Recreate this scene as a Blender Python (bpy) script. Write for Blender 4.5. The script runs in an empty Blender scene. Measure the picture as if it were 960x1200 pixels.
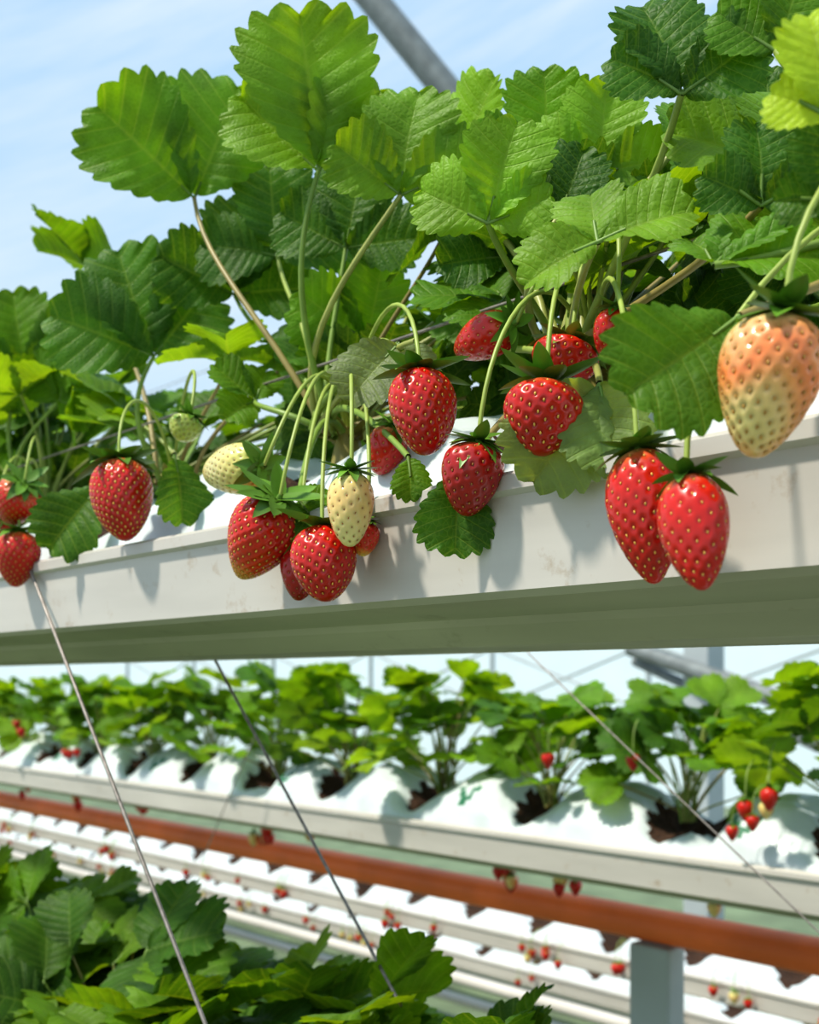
import bpy, math, numpy as np
from mathutils import noise, Vector
ZC=1.5                                  # eye height of the visitor; gutters are measured relative to it
AISLE=math.radians(41.757)
CA,SA=math.cos(AISLE),math.sin(AISLE)
# direction basis used to describe how foliage faces the aisle
RT=np.array([SA,CA,0.]); UP=np.array([0,0,1.]); BK=np.array([CA,-SA,0.])
def W(x,y,z): return np.array([x,y,ZC+z])
def V3(a): return RT*a[0]+UP*a[1]+BK*a[2]
def nrm(v): v=np.asarray(v,float); return v/(np.linalg.norm(v)+1e-12)
sc=bpy.context.scene
sc.view_settings.view_transform='Standard'
try: sc.view_settings.look='Medium High Contrast'
except Exception: pass
# ---------------------------------------------------------------- materials
def newmat(name):
    m=bpy.data.materials.new(name); m.use_nodes=True
    nt=m.node_tree; nt.nodes.clear()
    return m,nt,nt.nodes,nt.links
def math_node(N,L,op,a,b=None,c=None):
    n=N.new('ShaderNodeMath'); n.operation=op
    for i,x in enumerate((a,b,c)):
        if x is None: continue
        if isinstance(x,(int,float)): n.inputs[i].default_value=x
        else: L.new(x,n.inputs[i])
    return n.outputs[0]
def mixcol(N,L,f,a,b,bt='MIX'):
    n=N.new('ShaderNodeMix'); n.data_type='RGBA'; n.blend_type=bt
    for i,x in ((0,f),(6,a),(7,b)):
        if isinstance(x,(int,float)): n.inputs[i].default_value=x
        elif isinstance(x,tuple): n.inputs[i].default_value=(*x,1)
        else: L.new(x,n.inputs[i])
    return n.outputs[2]
NT=10
def leaf_mat():
    m,nt,N,L=newmat('leaf_green')
    at=N.new('ShaderNodeAttribute'); at.attribute_name='Col'
    uv=N.new('ShaderNodeUVMap'); sp=N.new('ShaderNodeSeparateXYZ'); L.new(uv.outputs[0],sp.inputs[0])
    a=math_node(N,L,'MULTIPLY',sp.outputs[0],float(NT))
    fr=math_node(N,L,'FRACT',a)
    d=math_node(N,L,'ABSOLUTE',math_node(N,L,'SUBTRACT',fr,0.5))
    v1=math_node(N,L,'SUBTRACT',1.0,math_node(N,L,'MULTIPLY',d,13.0)); v1=math_node(N,L,'MAXIMUM',v1,0.0)
    bb=math_node(N,L,'ABSOLUTE',math_node(N,L,'SUBTRACT',sp.outputs[1],0.5))
    v2=math_node(N,L,'SUBTRACT',1.0,math_node(N,L,'MULTIPLY',bb,45.0)); v2=math_node(N,L,'MAXIMUM',v2,0.0)
    vein=math_node(N,L,'MAXIMUM',v1,v2)
    tc=N.new('ShaderNodeTexCoord')
    nz=N.new('ShaderNodeTexNoise'); nz.inputs['Scale'].default_value=40; nz.inputs['Detail'].default_value=5
    L.new(tc.outputs['Object'],nz.inputs['Vector'])
    vo=N.new('ShaderNodeTexVoronoi'); vo.inputs['Scale'].default_value=330; vo.feature='DISTANCE_TO_EDGE'
    L.new(tc.outputs['Object'],vo.inputs['Vector'])
    rp=N.new('ShaderNodeMapRange'); rp.inputs[1].default_value=.3; rp.inputs[2].default_value=.7; rp.inputs[3].default_value=.72; rp.inputs[4].default_value=1.28
    L.new(nz.outputs[0],rp.inputs[0])
    c=mixcol(N,L,1.0,at.outputs['Color'],rp.outputs[0],'MULTIPLY')
    net=math_node(N,L,'MAXIMUM',math_node(N,L,'SUBTRACT',1.0,math_node(N,L,'MULTIPLY',vo.outputs[0],9.0)),0.0)
    c=mixcol(N,L,math_node(N,L,'MULTIPLY',net,0.14),c,(.26,.42,.08))
    c=mixcol(N,L,math_node(N,L,'MULTIPLY',vein,0.24),c,(.34,.46,.10))
    bm=N.new('ShaderNodeBump'); bm.inputs['Strength'].default_value=.45; bm.inputs['Distance'].default_value=.001
    h=math_node(N,L,'ADD',math_node(N,L,'MULTIPLY',vein,-.6),math_node(N,L,'MULTIPLY',vo.outputs[0],1.3))
    L.new(h,bm.inputs['Height'])
    pb=N.new('ShaderNodeBsdfPrincipled'); L.new(c,pb.inputs['Base Color']); pb.inputs['Roughness'].default_value=.5
    pb.inputs['Specular IOR Level'].default_value=.28
    L.new(bm.outputs[0],pb.inputs['Normal'])
    tr=N.new('ShaderNodeBsdfTranslucent')
    c2=mixcol(N,L,1.0,c,(2.8,2.1,.4),'MULTIPLY'); L.new(c2,tr.inputs[0])
    mx=N.new('ShaderNodeMixShader'); mx.inputs[0].default_value=.38
    L.new(pb.outputs[0],mx.inputs[1]); L.new(tr.outputs[0],mx.inputs[2])
    o=N.new('ShaderNodeOutputMaterial'); L.new(mx.outputs[0],o.inputs[0]); return m
def col_mat(name,rough=.45,sss=0,coat=0,nscale=60,namp=.2,spec=.5):
    m,nt,N,L=newmat(name)
    at=N.new('ShaderNodeAttribute'); at.attribute_name='Col'
    tc=N.new('ShaderNodeTexCoord'); nz=N.new('ShaderNodeTexNoise'); nz.inputs['Scale'].default_value=nscale
    L.new(tc.outputs['Object'],nz.inputs['Vector'])
    rp=N.new('ShaderNodeMapRange'); rp.inputs[1].default_value=.3; rp.inputs[2].default_value=.7
    rp.inputs[3].default_value=1-namp; rp.inputs[4].default_value=1+namp; L.new(nz.outputs[0],rp.inputs[0])
    c=mixcol(N,L,1.0,at.outputs['Color'],rp.outputs[0],'MULTIPLY')
    pb=N.new('ShaderNodeBsdfPrincipled'); L.new(c,pb.inputs['Base Color']); pb.inputs['Roughness'].default_value=rough
    pb.inputs['Specular IOR Level'].default_value=spec
    if sss:
        pb.inputs['Subsurface Weight'].default_value=sss; pb.inputs['Subsurface Radius'].default_value=(1,.2,.08); pb.inputs['Subsurface Scale'].default_value=.003
    if coat: pb.inputs['Coat Weight'].default_value=coat; pb.inputs['Coat Roughness'].default_value=.07
    o=N.new('ShaderNodeOutputMaterial'); L.new(pb.outputs[0],o.inputs[0]); return m
def plain(name,col,rough=.5,metal=0,n1=8,amp=.12,dirt=None,dscale=25,bump=0,stretch=None):
    m,nt,N,L=newmat(name)
    tc=N.new('ShaderNodeTexCoord'); nz=N.new('ShaderNodeTexNoise'); nz.inputs['Scale'].default_value=n1; nz.inputs['Detail'].default_value=5
    src=tc.outputs['Object']
    if stretch:
        mp=N.new('ShaderNodeMapping'); mp.inputs['Scale'].default_value=stretch; L.new(src,mp.inputs[0]); src=mp.outputs[0]
    L.new(src,nz.inputs['Vector'])
    rp=N.new('ShaderNodeMapRange'); rp.inputs[1].default_value=.3; rp.inputs[2].default_value=.7
    rp.inputs[3].default_value=1-amp; rp.inputs[4].default_value=1+amp*.3; L.new(nz.outputs[0],rp.inputs[0])
    c=mixcol(N,L,1.0,col,rp.outputs[0],'MULTIPLY')
    if dirt:
        n2=N.new('ShaderNodeTexNoise'); n2.inputs['Scale'].default_value=dscale; n2.inputs['Detail'].default_value=8; n2.inputs['Roughness'].default_value=.7
        L.new(tc.outputs['Object'],n2.inputs['Vector'])
        r2=N.new('ShaderNodeMapRange'); r2.inputs[1].default_value=.59; r2.inputs[2].default_value=.74; r2.inputs[4].default_value=.7; L.new(n2.outputs[0],r2.inputs[0])
        c=mixcol(N,L,r2.outputs[0],c,dirt)
    pb=N.new('ShaderNodeBsdfPrincipled'); L.new(c,pb.inputs['Base Color']); pb.inputs['Roughness'].default_value=rough; pb.inputs['Metallic'].default_value=metal
    if bump:
        b=N.new('ShaderNodeBump'); b.inputs['Strength'].default_value=bump; b.inputs['Distance'].default_value=.004; L.new(nz.outputs[0],b.inputs['Height']); L.new(b.outputs[0],pb.inputs['Normal'])
    o=N.new('ShaderNodeOutputMaterial'); L.new(pb.outputs[0],o.inputs[0]); return m
M_LEAF=leaf_mat()
M_STEM=col_mat('stem_green',.45,namp=.15)
M_BERRY=col_mat('berry_skin',.30,sss=.08,coat=.45,nscale=90,namp=.14,spec=.35)
M_SEED=col_mat('berry_seed',.4,namp=.1)
M_GUT=plain('painted_gutter_metal',(.60,.56,.51),.36,0,9,.18,(.34,.23,.13),40,stretch=(.35,1,2.5))
M_GUTU=plain('gutter_underside_green_bounce',(.42,.40,.28),.5,0,10,.3,(.18,.15,.08),18,stretch=(.3,1,1))  # olive base paints in shade and green light bounced off the plants
M_BAG=plain('white_plastic_bag',(.64,.70,.71),.38,0,16,.16,bump=.5)
M_SOIL=plain('coir_substrate',(.07,.032,.016),.95,0,150,.7,bump=1)
M_STEEL=plain('galvanised_steel',(.22,.24,.235),.5,.3,20,.25)
M_WIRE=plain('steel_cable',(.32,.28,.25),.4,.5,200,.4)
M_RED=plain('orange_heating_pipe_paint',(.95,.20,.045),.45,0,6,.25)
M_FLOOR=plain('ground_cover',(.16,.21,.12),.8,0,3,.4,(.08,.15,.05),2)
M_WALL=plain('plastic_film',(.66,.76,.83),.5,0,1,.06)
M_FRAME=plain('painted_frame',(.42,.46,.47),.5,0,6,.1)
M_PRINT=plain('green_print',(.02,.16,.08),.5)
# ---------------------------------------------------------------- mesh buffer
class Buf:
    def __init__(s): s.v=[];s.f=[];s.uv=[];s.c=[];s.m=[];s.n=0
    def add(s,v,f,uv=None,col=(1,1,1),mat=0):
        v=np.asarray(v,float); n=len(v)
        f=np.asarray(f,int)+s.n
        s.f.extend(f.tolist()); s.m.extend([mat]*len(f) if np.isscalar(mat) else list(mat))
        s.v.append(v); s.uv.append(np.zeros((n,2)) if uv is None else uv)
        c=np.ones((n,4)); c[:,:3]=col; s.c.append(c); s.n+=n
    def obj(s,name,mats,smooth=True,loc=None,parent=None):
        V=np.concatenate(s.v)
        if loc is not None: V=V-np.asarray(loc)
        me=bpy.data.meshes.new(name+'_mesh'); me.from_pydata(V.tolist(),[],s.f)
        for m in mats: me.materials.append(m)
        me.polygons.foreach_set('material_index',s.m)
        me.polygons.foreach_set('use_smooth',[smooth]*len(s.f))
        ca=me.color_attributes.new('Col','FLOAT_COLOR','POINT'); ca.data.foreach_set('color',np.concatenate(s.c).ravel())
        li=np.zeros(len(me.loops),int); me.loops.foreach_get('vertex_index',li)
        ul=me.uv_layers.new(name='UVMap'); ul.data.foreach_set('uv',np.concatenate(s.uv)[li].ravel())
        me.update()
        o=bpy.data.objects.new(name,me); sc.collection.objects.link(o)
        if loc is not None: o.location=loc
        if parent: o.parent=parent
        return o
_gc={}
def gridfaces(nr,ncol,wrap=False):
    k=(nr,ncol,wrap)
    if k not in _gc:
        i,j=np.meshgrid(np.arange(nr-1),np.arange(ncol if wrap else ncol-1),indexing='ij'); i=i.ravel(); j=j.ravel(); j2=(j+1)%ncol
        _gc[k]=np.stack([i*ncol+j,i*ncol+j2,(i+1)*ncol+j2,(i+1)*ncol+j],1)
    return _gc[k]
def tube(buf,pts,r0,r1,sides=6,mat=0,col=(1,1,1)):
    pts=np.asarray(pts); n=len(pts); tan=np.gradient(pts,axis=0)
    ref=np.array([.31,.2,.93]) if abs(nrm(tan[0])[2])<.9 else np.array([1.,.1,.1]); out=[]
    for i in range(n):
        t=nrm(tan[i]); a=nrm(ref-t*ref.dot(t)); ref=a; b=np.cross(t,a)
        r=r0+(r1-r0)*i/(n-1); th=np.arange(sides)*2*math.pi/sides
        out.append(pts[i]+r*(np.cos(th)[:,None]*a+np.sin(th)[:,None]*b))
    V=np.concatenate(out); f=gridfaces(n,sides,True)
    buf.add(V,f,col=col,mat=mat)
def bez(a,b,c,d,n=12):
    t=np.linspace(0,1,n)[:,None]; return (1-t)**3*a+3*(1-t)**2*t*b+3*(1-t)*t*t*c+t**3*d
def leaflet(buf,O,T,N_,L,Wd,rng,res=(4,5),fold=.25,curl=.15,col=(.06,.18,.02),mat=0,wav=.05):
    per,nb=res
    T=nrm(T); N_=nrm(N_-T*np.dot(N_,T)); X=np.cross(T,N_)
    a=np.linspace(0,1,NT*per+1); b=np.linspace(-1,1,2*nb+1)
    th=-math.pi/2+math.pi*a
    mx=Wd/2*np.clip(np.cos(th),0,1)**.84*(1+.44*np.sin(th)); my=L*(.5+.5*np.sin(th))
    ph0=(NT*a)%1.0
    if per>=3: bump=np.where(ph0<.68,ph0/.68,(1-ph0)/.32); bump=np.clip(bump,0,1)**.8
    else: bump=np.abs(np.sin(math.pi*NT*a))
    fade=np.clip((a-.14)/.14,0,1)
    k=1+fade*(.10+.05*a)*(bump-.5)
    ox=mx*k; oy=L*.45+(my-L*.45)*k
    midy=L*(.06*a+.91*a**1.6)
    A,B=np.meshgrid(a,b,indexing='ij'); ab=np.abs(B); e=ab**.92
    asym=1+.10*rng.uniform(-1,1)*np.sign(B)
    x=ox[:,None]*e*np.sign(B)*asym
    y=midy[:,None]*(1-ab)+oy[:,None]*ab
    q=.012*L*min(1,per/3)
    z=q*np.abs(np.cos(math.pi*NT*A))*np.sin(math.pi*np.clip(ab,0,1))**.6*fade[:,None]
    ph=rng.uniform(0,6.28,4)
    z=z+fold*np.abs(x)-curl*L*(y/L)**2-.9*fold*x*x/Wd
    z=z+wav*L*ab**2*np.sin(6*A+ph[0]+B*1.3)+.7*wav*L*ab**2*np.sin(14*A+ph[1])
    x=x+.06*L*np.sin(ph[2])*(y/L)**2
    V=O+x.ravel()[:,None]*X+y.ravel()[:,None]*T+z.ravel()[:,None]*N_
    uv=np.stack([A.ravel(),B.ravel()*.5+.5],1)
    buf.add(V,gridfaces(len(a),len(b)),uv,col,mat)
GREENS=[(.095,.215,.010),(.07,.175,.010),(.125,.255,.013),(.15,.29,.016),(.050,.135,.012)]
def leaf(buf,O,T,N_,size,rng,angs=None,res=(4,5),col=None,stem_mat=1,wr=.94,cup=.12,fold=None,curl=None):
    T=nrm(T); N_=nrm(N_-T*np.dot(N_,T)); X=np.cross(T,N_)
    if angs is None: angs=[(0,1),(-76+rng.uniform(-8,8),.92),(76+rng.uniform(-8,8),.92)]
    if col is None: col=GREENS[rng.integers(len(GREENS))]
    col=np.array(col)*rng.uniform(.85,1.2)
    for a,s in angs:
        r=math.radians(a); D=math.cos(r)*T+math.sin(r)*X; c=cup+rng.uniform(-.12,.12)
        D2=D+N_*c; N2=nrm(N_-D*c+X*rng.uniform(-.12,.12))
        pe=size*(.03 if abs(a)>5 else .06)
        if res[0]>2: tube(buf,[O,O+nrm(D2)*(pe+.01)],.0011,.0007,5,stem_mat,(.16,.26,.05))
        leaflet(buf,O+nrm(D2)*pe,D2,N2,size*s,size*s*wr,rng,res,
            fold if fold is not None else rng.uniform(.15,.6),curl if curl is not None else rng.uniform(0,.3),col)
STC=[(.27,.34,.07),(.20,.30,.05),(.33,.35,.10),(.28,.22,.07)]
def petiole(buf,C,O,T,rng,r=.0019,sides=7,n=12,mat=1,fwd=0):
    d=O-C; h=np.linalg.norm(d)
    c1=C+np.array([d[0]*.15,d[1]*.15-fwd,max(d[2],.03)*.45])+rng.normal(0,.006,3)
    c2=O-nrm(nrm(d)+.25*nrm(T))*h*.3-np.array([0,fwd*.7,0])
    tube(buf,bez(C,c1,c2,O,n),r*1.15,r*.75,sides,mat,STC[rng.integers(4)])
# ---------------------------------------------------------------- strawberries
def sepal(buf,O,D,Nn,L,Wd,bend,mat,col):
    n=8; t=np.linspace(0,1,n); D=nrm(D); S=np.cross(D,Nn); rows=[]
    for i in range(n):
        w=Wd*.5*(math.sin(math.pi*min(1,.22+.78*t[i]))**.8)
        p=O+D*L*t[i]+Nn*bend*L*t[i]**2
        rows+= [p-S*w+Nn*w*.3,p,p+S*w+Nn*w*.3]
    buf.add(np.array(rows),gridfaces(n,3),col=col,mat=mat)
def berry_mesh(buf,top,axis,L,Wd,kind,rng,hi=True,calyx=1.0,con=None):
    ax=nrm(axis); s=nrm(np.cross(ax,[.3,.9,.2])); q=np.cross(ax,s)
    nr,nc=(64,128) if hi else (12,16)
    th=np.linspace(0.0,math.pi,nr)
    if con is None: con=rng.uniform(.45,.7)
    def prof(th):
        t=(1-np.cos(th))/2
        r=np.sin(th)**.92*(1+con*(.42-t)*1.3)
        return t,r
    t,r=prof(np.linspace(0,math.pi,200)); rmax=r.max()
    ph=rng.uniform(0,6.28,3)
    def surf(th,p):
        t,r=prof(th); r=r/rmax*Wd/2
        lump=1+.04*np.sin(2*p+ph[0]+2*t)+.035*np.sin(3*p+ph[1])*t+.02*np.sin(5*t+ph[2])
        r=r*lump
        return top+np.outer(L*t,ax)+ (r*np.cos(p))[:,None]*s+(r*np.sin(p))[:,None]*q
    TH,PH=np.meshgrid(th,np.arange(nc)*2*math.pi/nc,indexing='ij'); TH=TH.ravel(); PH=PH.ravel()
    V=surf(TH,PH); ctr=top+ax*L*.45
    tt=(1-np.cos(TH))/2
    nz=np.array([noise.noise(Vector(((p-top)*55).tolist())) for p in V]) if hi else np.zeros(len(V))
    def ramp(x,stops):
        xs=[a for a,_ in stops]; return np.stack([np.interp(x,xs,[c[i] for _,c in stops]) for i in range(3)],1)
    x=tt+nz*.16
    R1=(.60,.016,.006);R2=(.46,.008,.004)
    K={'red':[(0,(.66,.08,.02)),(.12,R1),(1,R2)],
       'dark':[(0,(.5,.07,.03)),(.15,(.42,.013,.010)),(1,(.31,.007,.006))],
       'redpaleTop':[(0,(.78,.38,.16)),(.10,(.72,.13,.04)),(.24,R1),(1,R2)],
       'redtip':[(0,(.6,.04,.02)),(.2,R1),(.72,(.64,.04,.010)),(.86,(.74,.28,.05)),(1,(.74,.52,.10))],
       'cream':[(0,(.58,.56,.14)),(.3,(.74,.63,.22)),(.7,(.78,.68,.30)),(1,(.70,.57,.16))],
       'creamblush':[(0,(.5,.55,.16)),(.25,(.78,.60,.23)),(.5,(.80,.54,.20)),(1,(.76,.66,.28))],
       'blush':[(0,(.72,.58,.22)),(.15,(.84,.46,.19)),(.4,(.82,.23,.07)),(.65,(.82,.34,.11)),(.85,(.80,.54,.22)),(1,(.74,.60,.24))],
       'green':[(0,(.25,.34,.05)),(1,(.44,.47,.09))]}[kind]
    if kind in('blush',): x=x+nz*.25
    C=ramp(np.clip(x,0,1),K)
    if kind=='creamblush':
        side=np.clip((np.sin(PH+ph[0])*.8+nz)*1.2-.1,0,1)[:,None]*np.exp(-((tt-.45)/.35)**2)[:,None]; C=C*(1-side)+np.array([.78,.22,.07])*side
    if hi:
        ns=int(200*(L*Wd/(.036*.042))); ns=max(90,min(ns,320)); i=np.arange(ns)+.5
        ct=1-2*i/ns*.97; sth=np.arccos(np.clip(ct,-1,1)); sph=i*2.399963
        SP=surf(sth,sph); e=.01
        d1=surf(sth+e,sph)-SP; d2=surf(sth,sph+e)-SP; SN=np.cross(d1,d2); SN/=np.linalg.norm(SN,axis=1)[:,None]
        sg=np.sign(((SP-ctr)*SN).sum(1)); SN*=sg[:,None]; d1/=np.linalg.norm(d1,axis=1)[:,None]
        out=V-ctr; out/=np.linalg.norm(out,axis=1)[:,None]
        sig=.0014*Wd/.036; D=np.zeros(len(V))
        for k in range(ns):
            dd=((V-SP[k])**2).sum(1); D=np.maximum(D,np.exp(-dd/sig**2))
        V=V-out*(D*.0011*Wd/.036)[:,None]
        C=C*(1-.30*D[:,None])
    f=gridfaces(nr,nc,True); buf.add(V,f,col=C,mat=0)
    if hi:
        a=np.linspace(0,math.pi,5); b=np.arange(6)*math.pi/3
        A,B=np.meshgrid(a,b,indexing='ij'); A=A.ravel();B=B.ravel(); sf=gridfaces(5,6,True)
        k=Wd/.036
        scol={'red':(.74,.42,.07),'dark':(.5,.24,.05),'redpaleTop':(.76,.46,.09),'redtip':(.76,.48,.08),'cream':(.36,.19,.04),'creamblush':(.42,.17,.04),'blush':(.56,.30,.07),'green':(.45,.38,.08)}[kind]
        for j in range(ns):
            n=SN[j];u=d1[j];w=np.cross(n,u)
            pv=SP[j]-n*.0005*k+ (np.cos(A)*.00082*k)[:,None]*u+(np.sin(A)*np.cos(B)*.00052*k)[:,None]*w+(np.sin(A)*np.sin(B)*.00042*k)[:,None]*n
            buf.add(pv,sf,col=np.array(scol)*rng.uniform(.75,1.15),mat=1)
    nS=13 if hi else 6; gc=np.array((.11,.23,.02))
    for j in range(nS):
        an=2*math.pi*j/nS+rng.uniform(-.2,.2); ring=j%2
        D=math.cos(an)*s+math.sin(an)*q
        D=nrm(D-ax*(rng.uniform(-.15,.45) if ring else rng.uniform(-.4,.1)))
        bd=rng.uniform(-.1,.5)
        Nn=nrm(-ax-D*np.dot(-ax,D))
        sepal(buf,top-ax*.0008,D,Nn,Wd*.62*calyx*rng.uniform(.8,1.15),Wd*.25,-bd if not ring else bd*.4,2,gc*rng.uniform(.7,1.35))
    tube(buf,[top+ax*.002,top-ax*.004],.0022,.0014,7,2,(.16,.28,.05))
BM=[M_BERRY,M_SEED,M_STEM]
def strawberry(name,top,tip,Wd,kind,crown,seed,calyx=1.0,con=None,arch=.05):
    rng=np.random.default_rng(seed)
    L=np.linalg.norm(tip-top)
    b=Buf(); berry_mesh(b,top,tip-top,L,Wd,kind,rng,True,calyx,con)
    ax=nrm(tip-top); C=crown; d=top-C
    c1=C+np.array([d[0]*.3,d[1]*.3,arch+.02]); c2=top-ax*.03+np.array([0,0,arch*.7])
    tube(b,bez(C,c1,c2,top-ax*.003,18),.0014,.0011,7,2,(.32,.40,.08))
    return b.obj(name,BM,loc=top)
# ---------------------------------------------------------------- gutters
PROF=[(.013,-.006),(.012,-.001),(.009,.001),(.001,.001),(-.002,-.001),(-.002,-.007),(.002,-.009),(.006,-.052),(.009,-.055),(.052,-.060),(.056,-.064),(.072,-.074),(.125,-.074)]
def gutter(name,Y0,zl,x0,x1,w=.25):
    pts=[(a,b) for a,b in PROF]; pts+= [(w-a,b) for a,b in PROF[-2::-1]]
    n=len(pts); V=[];xs=np.linspace(x0,x1,12)
    for x in xs:
        for a,b_ in pts: V.append((x,Y0+a,ZC+zl+b_))
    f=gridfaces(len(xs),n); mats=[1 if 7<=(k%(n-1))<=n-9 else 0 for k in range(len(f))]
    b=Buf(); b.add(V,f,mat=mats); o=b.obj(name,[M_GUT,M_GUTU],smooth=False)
    md=o.modifiers.new('sheet','SOLIDIFY'); md.thickness=.0015; md.offset=0
    return o
def growbag(name,Y0,zl,x0,x1,crowns,step,w=.25,h=.058,seamx=None,printx=None,ny=25,dip=.55):
    xs=np.arange(x0,x1,step); ys=np.linspace(.014,w-.014,ny)
    V=[]; cr=np.array(crowns)
    for x in xs:
        dm=np.min(np.abs(cr-x))
        hb=h*(1.15-dip*math.exp(-(dm/.06)**2))
        if seamx is not None:
            ds=min(abs(x-s) for s in seamx); hb*=(1-.75*math.exp(-(ds/.03)**2))
        for y in ys:
            s=(y-ys[0])/(ys[-1]-ys[0]); cs=max(0,math.sin(math.pi*s))**.45
            nz=noise.noise(Vector((x*14,y*22,zl*7)))*.014+abs(noise.noise(Vector((x*38,y*30,3))))*.010
            z=zl-.012+(hb+.008+nz)*cs
            e=((dm/.056)**2+((y-w*.43)/.078)**2)
            if e<1: z+=-.018*(1-e)**.5+noise.noise(Vector((x*130,y*130,1)))*.008
            V.append((x,Y0+y,ZC+z))
    f=gridfaces(len(xs),ny); mats=[]
    V=np.array(V)
    cen=V[f].mean(1)
    for c in cen:
        dm=np.min(np.abs(cr-c[0])); y=c[1]-Y0
        k=1 if ((dm/.053)**2+((y-w*.43)/.074)**2)<1 else 0
        if printx is not None and k==0:
            dx=min(abs(c[0]-p) for p in printx)
            if .024<y<.055 and abs(dx-(y-.024)*.75)<.0065: k=2
        mats.append(k)
    b=Buf(); b.add(V,f,mat=mats)
    return b.obj(name,[M_BAG,M_SOIL,M_PRINT])
NG=.38; ZL=.095
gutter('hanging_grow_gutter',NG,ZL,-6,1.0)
CX=[-1.72,-1.50,-1.29,-1.08,-.83,-.60,-.39,-.17,.05]
growbag('substrate_grow_bag',NG,ZL,-4,.9,CX,.010,h=.064,dip=.3)
crowns=[np.array([x,.48,ZC+.165]) for x in CX]
LG=(.16,.31,.022); DK=(.045,.125,.012); GY=(.13,.17,.09); YG=(.34,.48,.03); PL=(.20,.29,.10); MD=(.095,.22,.012)
T3=[(0,1),(-74,.9),(74,.9)]
# leaves measured on the plants: x,y,z (mm), leaflet length (mm), growing direction, facing, leaflets, colour, plant
LV=[
(-731,440,357,90,(-.1,1,.1),(.1,-.15,1),[(-42,1),(30,.98)],MD,5),
(-567,430,319,88,(-.08,1,0),(0,-.1,1),[(0,1),(-44,.76),(42,.72)],LG,5),
(-512,450,292,59,(.1,1,.2),(0,.4,1),[(0,1),(-60,.8),(65,.9)],LG,5),
(-390,400,225,46,(.25,1,.2),(0,.5,1),[(0,1),(-78,.85),(60,.7)],LG,6),
(-512,500,327,50,(.3,.6,.3),(0,.7,.7),T3,LG,6),
(-302,375,184,38,(.9,.25,.2),(-.1,.45,.85),[(0,1.0),(-85,.85),(165,.9)],LG,6),
(-278,400,245,45,(-.3,1,0),(0,.1,1),[(0,.95),(75,.8),(-45,.72)],DK,6),
(-352,500,279,46,(1,.1,0),(0,.4,.9),[(0,1),(-60,.8),(60,.8)],MD,6),
(-241,400,187,34,(0,1,.1),(0,.2,1),[(0,.95),(-62,.75),(62,.8)],DK,6),
(-175,330,174,32,(-.2,1,.1),(-.2,0,1),[(0,.95),(-50,.6)],YG,7),
(-190,360,162,26,(-.3,1,.1),(-.2,0,1),[(0,.95),(-70,.7)],DK,7),
(-249,380,161,41,(1,.12,.2),(0,.6,.8),[(0,1),(-48,.85),(-100,.6)],MD,7),
(-216,345,126,49,(-.78,-.62,.1),(.1,.25,1),[(0,1)],(.075,.18,.012),7),
(-309,385,128,46,(-.55,-.85,.1),(0,.3,1),[(0,1.05),(-38,.9)],PL,6),
(-384,375,100,38,(-.1,-1,.1),(0,.2,1),[(0,1)],DK,6),
(-456,400,181,41,(-.6,-.75,.2),(-.2,.2,1),[(0,1)],GY,5),
(-432,390,175,28,(.1,-1,.2),(.3,.2,1),[(0,1)],GY,5),
(-1032,500,405,72,(-.3,.3,.5),(0,1,.45),[(0,.9),(-80,1),(78,.9)],MD,4),
(-809,450,259,82,(-.35,1,.1),(0,.25,1),[(0,1.05),(-50,1),(58,.85)],DK,4),
(-754,490,303,70,(.1,1,0),(.2,.2,1),T3,DK,5),
(-711,500,324,65,(-.1,1,0),(0,.2,1),T3,DK,5),
(-615,490,300,58,(.2,1,0),(0,.2,1),T3,DK,5),
(-1078,460,308,71,(-.2,1,.1),(0,.4,.9),T3,MD,3),
(-1002,460,261,55,(.3,.6,.3),(0,.6,.8),T3,MD,3),
(-790,395,147,58,(-.6,-.8,.1),(0,.25,1),[(0,1)],DK,4),
(-674,390,153,46,(.12,-1,0),(.7,.2,.7),[(0,1)],DK,4),
(-441,500,298,52,(.0,1,.1),(0,.4,.9),T3,MD,6),
(-387,480,272,46,(.1,1,.0),(0,.4,.9),T3,LG,6),
(-371,430,230,37,(.4,1,.0),(0,.2,1),T3,DK,6),
(-331,500,235,37,(.0,1,.0),(0,.4,.9),T3,DK,7),
(-298,500,258,40,(.0,1,.0),(0,.4,.9),T3,DK,7),
(-246,420,257,33,(.2,.6,.0),(0,.4,.9),T3,MD,7),
(-290,510,182,42,(.3,.6,.0),(0,.4,.9),T3,DK,7),
(-262,500,205,40,(-.3,.8,.0),(0,.4,.9),T3,MD,7),
(-335,510,172,40,(-.2,.6,.0),(0,.5,.9),T3,DK,6),
(-513,375,102,25,(.4,-.6,.2),(0,.5,.8),[(0,1),(-70,.7)],MD,5),
(-421,375,112,21,(.1,-1,.1),(0,.3,1),[(0,1)],MD,5),
(-456,480,247,44,(-.4,.7,.0),(0,.4,.9),T3,DK,6),
(-666,450,197,36,(-.6,.4,.1),(0,.7,.7),T3,MD,5),
(-497,500,211,37,(.3,.6,.1),(0,.6,.8),T3,MD,6),
]
bufs=[Buf() for _ in CX]
rng=np.random.default_rng(11)
for (x,y,z,sz,T,N_,ang,col,ci) in LV:
    O=W(x/1000,y/1000,z/1000); b=bufs[ci]
    leaf(b,O,V3(T),V3(N_),sz/1000,rng,ang,(5,6),col,wr=.90,fold=rng.uniform(.25,.7))
    petiole(b,crowns[ci]+rng.normal(0,.006,3)*[1,1,.3]-np.array([0,.02,0]),O,V3(T),rng,r=.0021,fwd=.03 if y>410 and y<470 else 0)
def henv(x): return np.interp(x,[-3,-1.23,-1.0,-.87,-.74,-.63,-.54,-.40,-.3,.1],[.36,.35,.325,.255,.29,.325,.32,.285,.25,.30])
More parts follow.
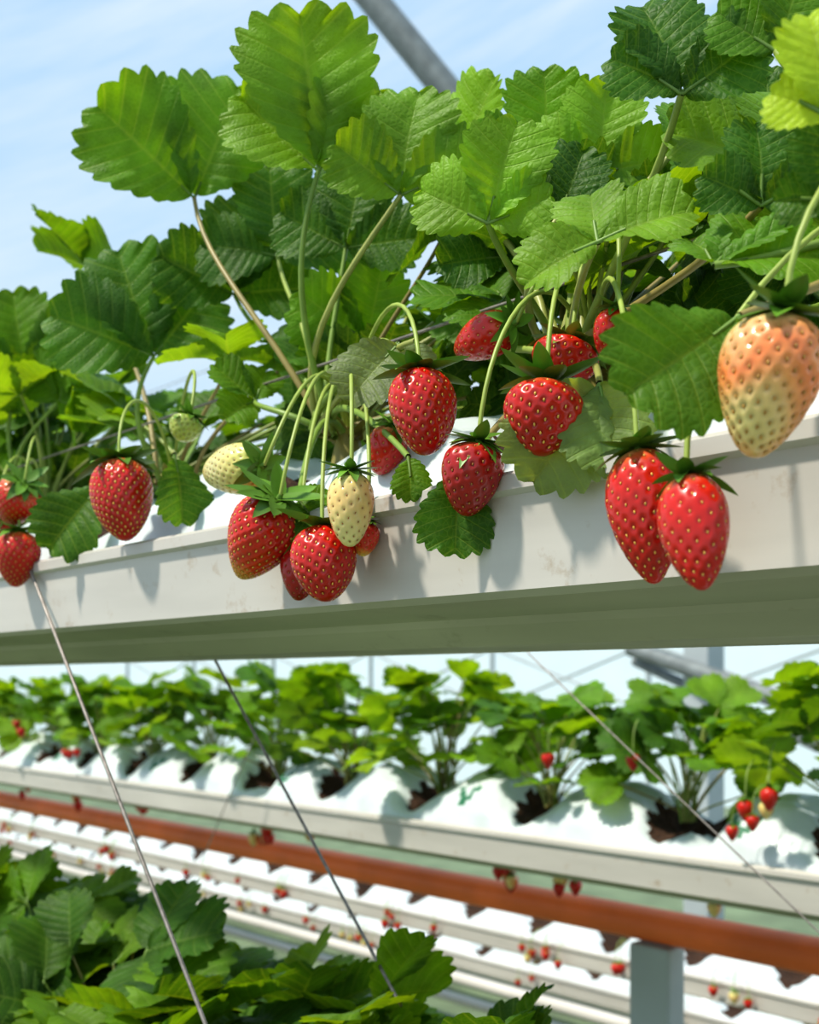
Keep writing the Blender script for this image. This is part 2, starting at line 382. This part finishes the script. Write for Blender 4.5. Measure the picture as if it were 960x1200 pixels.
for ci,c in enumerate(crowns):
    nl=[14,14,17,18,13,13,16,16,6][ci]
    for k in range(nl):
        az=rng.uniform(0,2*math.pi); rad=rng.uniform(.03,.13)
        x=c[0]+math.cos(az)*rad; y=c[1]+.05+math.sin(az)*rad*.75; y=min(max(y,.47 if ci in(4,5,6) else .42),.66)
        z=ZC+.215+(henv(x)-.03-.215)*rng.uniform(0,1)**.65
        O=np.array([x,y,z]); out=np.array([math.cos(az),math.sin(az),rng.uniform(-.1,.7)])
        N_=UP*rng.uniform(.4,1)+np.array([0,-1,0])*rng.uniform(0,.9)+out*rng.uniform(-.2,.5)+rng.normal(0,.15,3)
        leaf(bufs[ci],O,out,N_,rng.uniform(.042,.062),rng,None,(4,4) if ci>=3 else (2,3))
        petiole(bufs[ci],c+rng.normal(0,.008,3)*[1,1,.3],O,out,rng,r=.0017)
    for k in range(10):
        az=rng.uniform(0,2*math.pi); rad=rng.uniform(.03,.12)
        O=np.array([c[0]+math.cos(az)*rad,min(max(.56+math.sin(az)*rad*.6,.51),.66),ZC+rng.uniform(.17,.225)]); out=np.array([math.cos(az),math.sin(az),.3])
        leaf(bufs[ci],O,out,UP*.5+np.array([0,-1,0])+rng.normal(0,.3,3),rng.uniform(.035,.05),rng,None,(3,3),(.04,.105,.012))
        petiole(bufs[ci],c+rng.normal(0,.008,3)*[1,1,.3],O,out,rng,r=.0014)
    tube(bufs[ci],[c-UP*.03,c-UP*.01,c+UP*.004],.014,.007,10,1,(.30,.26,.07))
    for k in range(9):   # papery stipules round the crown
        az=rng.uniform(0,2*math.pi); D=np.array([math.cos(az),math.sin(az),rng.uniform(.4,1.4)])
        sepal(bufs[ci],c-UP*.005,D,nrm(np.cross(D,[D[1],-D[0],0.])),.028,.010,.2,1,(.36,.34,.09))
    bufs[ci].obj('strawberry_plant',[M_LEAF,M_STEM],loc=c)
c3,c4,c5,c6,c7=[crowns[i] for i in (3,4,5,6,7)]
# fruit: shoulder x,y,z, tip x,y,z, width (0.1 mm)
BR=[('unripe_strawberry',-1938,3350,1197,-2050,3350,743,330,'blush',c7,1,1.0,.42),
('strawberry',-2663,3550,888,-2584,3550,373,285,'redpaleTop',c6,2,1.0,.55),
('strawberry',-2303,3350,711,-2193,3283,312,246,'redpaleTop',c7,3,1.1,.5),
('strawberry',-3262,3700,1279,-3236,3633,970,354,'redpaleTop',c6,4,1.1,.4),
('strawberry',-4070,3700,1494,-3947,3633,1082,337,'red',c5,5,1.1,.4),
('strawberry',-3675,3700,1101,-3759,3700,771,283,'dark',c6,6,1.0,.45),
('strawberry',-3930,4200,1805,-4331,4200,1755,240,'red',c6,7,1,.4),
('strawberry',-3467,4100,1587,-3486,4033,1400,315,'red',c6,8,1,.4),
('strawberry',-3120,4000,1640,-3167,4000,1425,173,'red',c6,9,1,.4),
('strawberry',-4604,4000,1373,-4746,4000,1136,222,'redpaleTop',c5,10,1,.4),
('strawberry',-7124,3700,1505,-6965,3667,957,452,'redpaleTop',c4,11,1.1,.5),
('unripe_strawberry',-5420,3700,1240,-5997,3700,1270,292,'cream',c5,12,1.0,.4),
('strawberry',-5110,3600,997,-5479,3600,603,400,'redtip',c5,13,1.1,.5),
('strawberry',-4712,3600,798,-4594,3533,419,346,'red',c5,14,1.1,.35),
('strawberry',-5097,3740,755,-5113,3740,454,217,'dark',c5,15,.8,.4),
('unripe_strawberry',-4410,3550,1048,-4423,3550,676,225,'creamblush',c5,16,1.1,.3),
('strawberry',-4520,3740,827,-4561,3740,654,159,'redtip',c5,17,.8,.4),
('unripe_strawberry',-6710,4000,1795,-6724,3933,1625,220,'green',c4,18,1.2,.3),
('strawberry',-8707,3700,1573,-9005,3700,1281,350,'redpaleTop',c3,19,1.0,.5),
('strawberry',-8803,3700,1206,-8871,3700,763,367,'redpaleTop',c3,20,1.0,.5),
('strawberry',-9465,3800,1396,-9537,3800,1013,332,'dark',c3,21,1.0,.5)]
for b in BR:
    q=1e-4; strawberry(b[0],W(b[1]*q,b[2]*q,b[3]*q),W(b[4]*q,b[5]*q,b[6]*q),b[7]*q,b[8],b[9],b[10],b[11],b[12])
# ---------------------------------------------------------------- shared plants for other rows
def plant_buf(seed,res,nl,h=.19,rad=.12,size=.06,cm=1.0):
    rng=np.random.default_rng(seed); b=Buf()
    for k in range(nl):
        az=k*2.4+rng.uniform(-.3,.3); q=(k+.5)/nl; r=rad*(.25+.75*q)*rng.uniform(.8,1.15); z=h*(1-.6*q*q)*rng.uniform(.75,1.1)-.02
        O=np.array([math.cos(az)*r,math.sin(az)*r*.8,z]); out=np.array([math.cos(az),math.sin(az),rng.uniform(-.2,.5)])
        N_=UP*rng.uniform(.4,1)+np.array([0,-.7,0])*rng.uniform(0,1.3)+out*rng.uniform(0,.5)
        leaf(b,O,out,N_,size*rng.uniform(.8,1.15),rng,None,res,col=np.array(GREENS[rng.integers(5)])*cm)
        petiole(b,rng.normal(0,.006,3)*[1,1,0],O,out,rng,r=.0017,sides=5,n=8)
    return b
pm=[plant_buf(100+i,(2,3),24,h=.195,rad=.12,size=.06).obj('tmp_plant',[M_LEAF,M_STEM]) for i in range(5)]
pmh=[plant_buf(200+i,(4,5),25,h=.20,rad=.13,size=.078,cm=.85).obj('tmp_plant',[M_LEAF,M_STEM]) for i in range(3)]
sb=[]
for i,k in enumerate(('red','red','creamblush')):
    b=Buf(); berry_mesh(b,np.zeros(3),np.array([0,0,-1.]),.034,.027,k,np.random.default_rng(40+i),False)
    tube(b,bez(np.zeros(3),np.array([0,0,.03]),np.array([0,.0,.05]),np.array([0,.03,.06]),7),.0012,.0012,5,2,(.3,.4,.1))
    sb.append(b.obj('tmp_berry',BM))
def inst(src,parent,name,loc,rz=0,s=1,rx=0):
    o=bpy.data.objects.new(name,src.data); sc.collection.objects.link(o); o.parent=parent; o.location=loc; o.rotation_euler=(rx,0,rz); o.scale=(s,s,s); return o
def empty(name,loc=(0,0,0)):
    e=bpy.data.objects.new(name,None); e.empty_display_size=.1; sc.collection.objects.link(e); e.location=loc; return e
rr=np.random.default_rng(5)
G2=1.35; Z2=-.245
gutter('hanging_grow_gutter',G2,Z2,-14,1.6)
X2=list(np.arange(-12.9,1.4,.27)+.02)
growbag('substrate_grow_bag',G2,Z2,-13,1.5,X2,.009,h=.076,seamx=[-.93+k*1.08 for k in range(-11,3)],printx=[-1.405+k*.54 for k in range(-16,5)],ny=40,dip=.65)
e=empty('strawberry_plant_row',(0,G2+.115,ZC+Z2))
for i,x in enumerate(X2):
    inst(pm[i%5],e,'strawberry_plant_%d'%i,(x,rr.uniform(-.01,.01),.035),rr.uniform(0,6.28),rr.uniform(1.0,1.2))
e=empty('hanging_strawberries',(0,G2,ZC+Z2))
def clus(x,y,z,n,e,s=1):
    for k in range(n): inst(sb[int(rr.integers(3))],e,'berry',(x+rr.uniform(-.03,.03),y+rr.uniform(-.01,.01),z+rr.uniform(-.02,.02)),rr.uniform(-.5,.5),s*rr.uniform(.75,1.1))
for (x,z,n) in ((-.796,-.184,3),(-.831,-.210,2),(-1.153,-.138,1),(-2.812,-.191,3),(-3.196,-.147,2),(-1.001,-.141,1)):
    clus(x,-.02,z-Z2+.03,n,e,.85)
e2=empty('hanging_strawberries',(0,G2+.27,ZC-.38))
for (x,n) in ((-3.728,3),(-3.344,4),(-2.914,3),(-2.321,6),(-2.13,3),(-1.516,6),(-1.366,4),(-1.049,2)): clus(x,-.03,.025,n,e2,1.0)
def pipe(name,a,b,r,mat,sides=20):
    bf=Buf(); a=np.array(a,float);bb=np.array(b,float); tube(bf,[a+(bb-a)*t for t in np.linspace(0,1,6)],r,r,sides)
    return bf.obj(name,[mat])
pipe('heating_pipe',(-14,1.66,ZC-.428),(2,1.66,ZC-.428),.030,M_RED)
for (Y0,zl,st) in ((2.45,-.74,.02),(3.05,-1.04,.04),(3.9,-1.22,.05)):
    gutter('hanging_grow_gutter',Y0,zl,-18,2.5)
    xs=list(np.arange(-17.9,2.4,.27)); growbag('substrate_grow_bag',Y0,zl,-18,2.4,xs,st,h=.07,seamx=[-16+k*1.08 for k in range(17)],dip=.6)
    e=empty('hanging_strawberries',(0,Y0,ZC+zl))
    for k in range(30): clus(rr.uniform(-8,0),-.02,-.02,int(rr.integers(1,4)),e,1)
    pipe('support_rail',(-18,Y0-.14,ZC+zl-.12),(2.5,Y0-.14,ZC+zl-.12),.018,M_GUT)
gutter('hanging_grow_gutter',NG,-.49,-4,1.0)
X1=[-2.0,-1.78,-1.56,-1.36,-1.16,-.98,-.81,-.66,-.52,-.42]
ZX=[.065,.065,.062,.055,.048,.044,.040,.040,.042,.040]
growbag('substrate_grow_bag',NG,-.49,-4,.9,X1,.03,h=.06)
e=empty('strawberry_plant_row',(0,NG+.125,ZC-.47))
for i,x in enumerate(X1): inst(pmh[i%3],e,'strawberry_plant_%d'%i,(x,rr.uniform(-.03,.03),ZX[i]-.005),rr.uniform(0,6.28),rr.uniform(.92,1.0))
for o in pm+pmh+sb: bpy.data.objects.remove(o)
def wire(name,pts,r,mat=M_WIRE):
    bf=Buf(); tube(bf,pts,r,r,8); return bf.obj(name,[mat])
def lin(a,b,n=6): return [a+(b-a)*t for t in np.linspace(0,1,n)]
w=empty('support_wires')
for a,b,r in ((W(-.872,.376,.089),W(-.591,.376,-.236),.0014),(W(-.878,.55,.020),W(-.625,.55,-.237),.0013),(W(-.865,.95,.034),W(-.475,.95,-.252),.0009),(W(-1.923,1.3,-.104),W(-2.131,1.3,-.387),.0012)):
    o=wire('cable',lin(a,b),r); o.parent=w
wire('irrigation_line',lin(np.array([-4,.46,ZC+.225]),np.array([.9,.46,ZC+.205]),40),.0010,M_WIRE)
col=empty('roof_truss')
def bar(n,a,b,r,mat=M_STEEL): o=pipe(n,a,b,r,mat,16); o.parent=col
ct=W(-2.671,4.0,1.132)
def boxm(name,c,s,mat,parent=None):
    c=np.array(c);s=np.array(s)/2
    V=[c+s*np.array([i,j,k]) for i in(-1,1) for j in(-1,1) for k in(-1,1)]
    bf=Buf(); bf.add(V,[(0,1,3,2),(4,6,7,5),(0,4,5,1),(2,3,7,6),(0,2,6,4),(1,5,7,3)]); o=bf.obj(name,[mat],smooth=False)
    md=o.modifiers.new('bev','BEVEL'); md.width=.006; md.segments=2
    if parent: o.parent=parent
    return o
boxm('column',(ct[0],4.0,ct[2]/2),(.12,.12,ct[2]),M_FRAME,col)
bar('roof_brace',ct,W(-3.825,3.0,3.101),.062)
bar('truss_chord',W(-3.037,4.0,.148),W(-1.88,3.7,-.145),.035)
bar('truss_chord_low',W(-3.052,4.05,.093),W(-2.058,3.8,-.229),.022)
for k in range(10):
    x=-18+k*2.2
    bar('arch_post',(x,9.5,0),(x,9.5,3.4),.03,M_FRAME); bar('arch_strut',(x,9.5,1.9),(x+2.2,9.5,1.2),.016,M_FRAME); bar('arch_strut',(x,9.5,1.2),(x+2.2,9.5,1.9),.016,M_FRAME)
bar('purlin',(-30,9.5,1.9),(8,9.5,1.9),.02,M_FRAME)
for z,y in ((3.6,9.0),(4.3,8.0),(4.9,6.6)):
    bar('roof_wire',(-30,y,z),(8,y,z),.008,M_FRAME)
boxm('gutter_support_post',(-1.205,1.66,(ZC-.46)/2),(.085,.05,ZC-.46),M_FRAME)
def quad(name,V,mat):
    bf=Buf(); bf.add(V,[(0,1,2,3)]); return bf.obj(name,[mat],smooth=False)
quad('floor',[(-60,-5,0),(15,-5,0),(15,14,0),(-60,14,0)],M_FLOOR)
quad('wall_back',[(-60,12,0),(15,12,0),(15,12,3.0),(-60,12,3.0)],M_WALL)
# ---------------------------------------------------------------- light
sun=bpy.data.lights.new('sun','SUN'); sun.energy=4.3; sun.angle=.07; sun.color=(1,.94,.82)
so=bpy.data.objects.new('sun',sun); sc.collection.objects.link(so)
S=Vector((-.25,-.70,1.2)); so.rotation_euler=S.to_track_quat('Z','Y').to_euler()
wd=bpy.data.worlds.new('sky'); sc.world=wd; wd.use_nodes=True; nt=wd.node_tree; N=nt.nodes; L=nt.links; N.clear()
tc=N.new('ShaderNodeTexCoord'); sp=N.new('ShaderNodeSeparateXYZ'); L.new(tc.outputs['Generated'],sp.inputs[0])
cr=N.new('ShaderNodeValToRGB'); L.new(sp.outputs[2],cr.inputs[0])
cr.color_ramp.elements[0].position=0; cr.color_ramp.elements[0].color=(.74,.86,.94,1)
cr.color_ramp.elements[1].position=.55; cr.color_ramp.elements[1].color=(.38,.61,.86,1)
def dotn(v):
    n=N.new('ShaderNodeVectorMath'); n.operation='DOT_PRODUCT'; L.new(tc.outputs['Generated'],n.inputs[0]); n.inputs[1].default_value=v; return n.outputs['Value']
nn=nrm(UP*.93-RT*.36); mm=nrm(UP*.36+RT*.93)
cb=N.new('ShaderNodeCombineXYZ'); L.new(math_node(N,L,'MULTIPLY',dotn(nn),16.0),cb.inputs[0]); L.new(math_node(N,L,'MULTIPLY',dotn(mm),1.8),cb.inputs[1])
nz=N.new('ShaderNodeTexNoise'); nz.inputs['Scale'].default_value=1.0; nz.inputs['Detail'].default_value=7; nz.inputs['Roughness'].default_value=.6; L.new(cb.outputs[0],nz.inputs[0])
r=N.new('ShaderNodeMapRange'); r.inputs[1].default_value=.40; r.inputs[2].default_value=.68; r.inputs[4].default_value=.75; L.new(nz.outputs[0],r.inputs[0])
mc=mixcol(N,L,r.outputs[0],cr.outputs[0],(.76,.85,.92))
bg=N.new('ShaderNodeBackground'); L.new(mc,bg.inputs[0]); bg.inputs[1].default_value=.95
o=N.new('ShaderNodeOutputWorld'); L.new(bg.outputs[0],o.inputs[0])
# ---------------------------------------------------------------- camera
cam=bpy.data.cameras.new('camera'); co=bpy.data.objects.new('camera',cam); sc.collection.objects.link(co)
cam.sensor_width=36; cam.lens=39.99; cam.shift_y=1/6; cam.clip_start=.02
co.location=(0,0,ZC); co.rotation_euler=(math.pi/2,0,math.pi/2-AISLE)
cam.dof.use_dof=True; cam.dof.focus_distance=.53; cam.dof.aperture_fstop=12.5
sc.camera=co
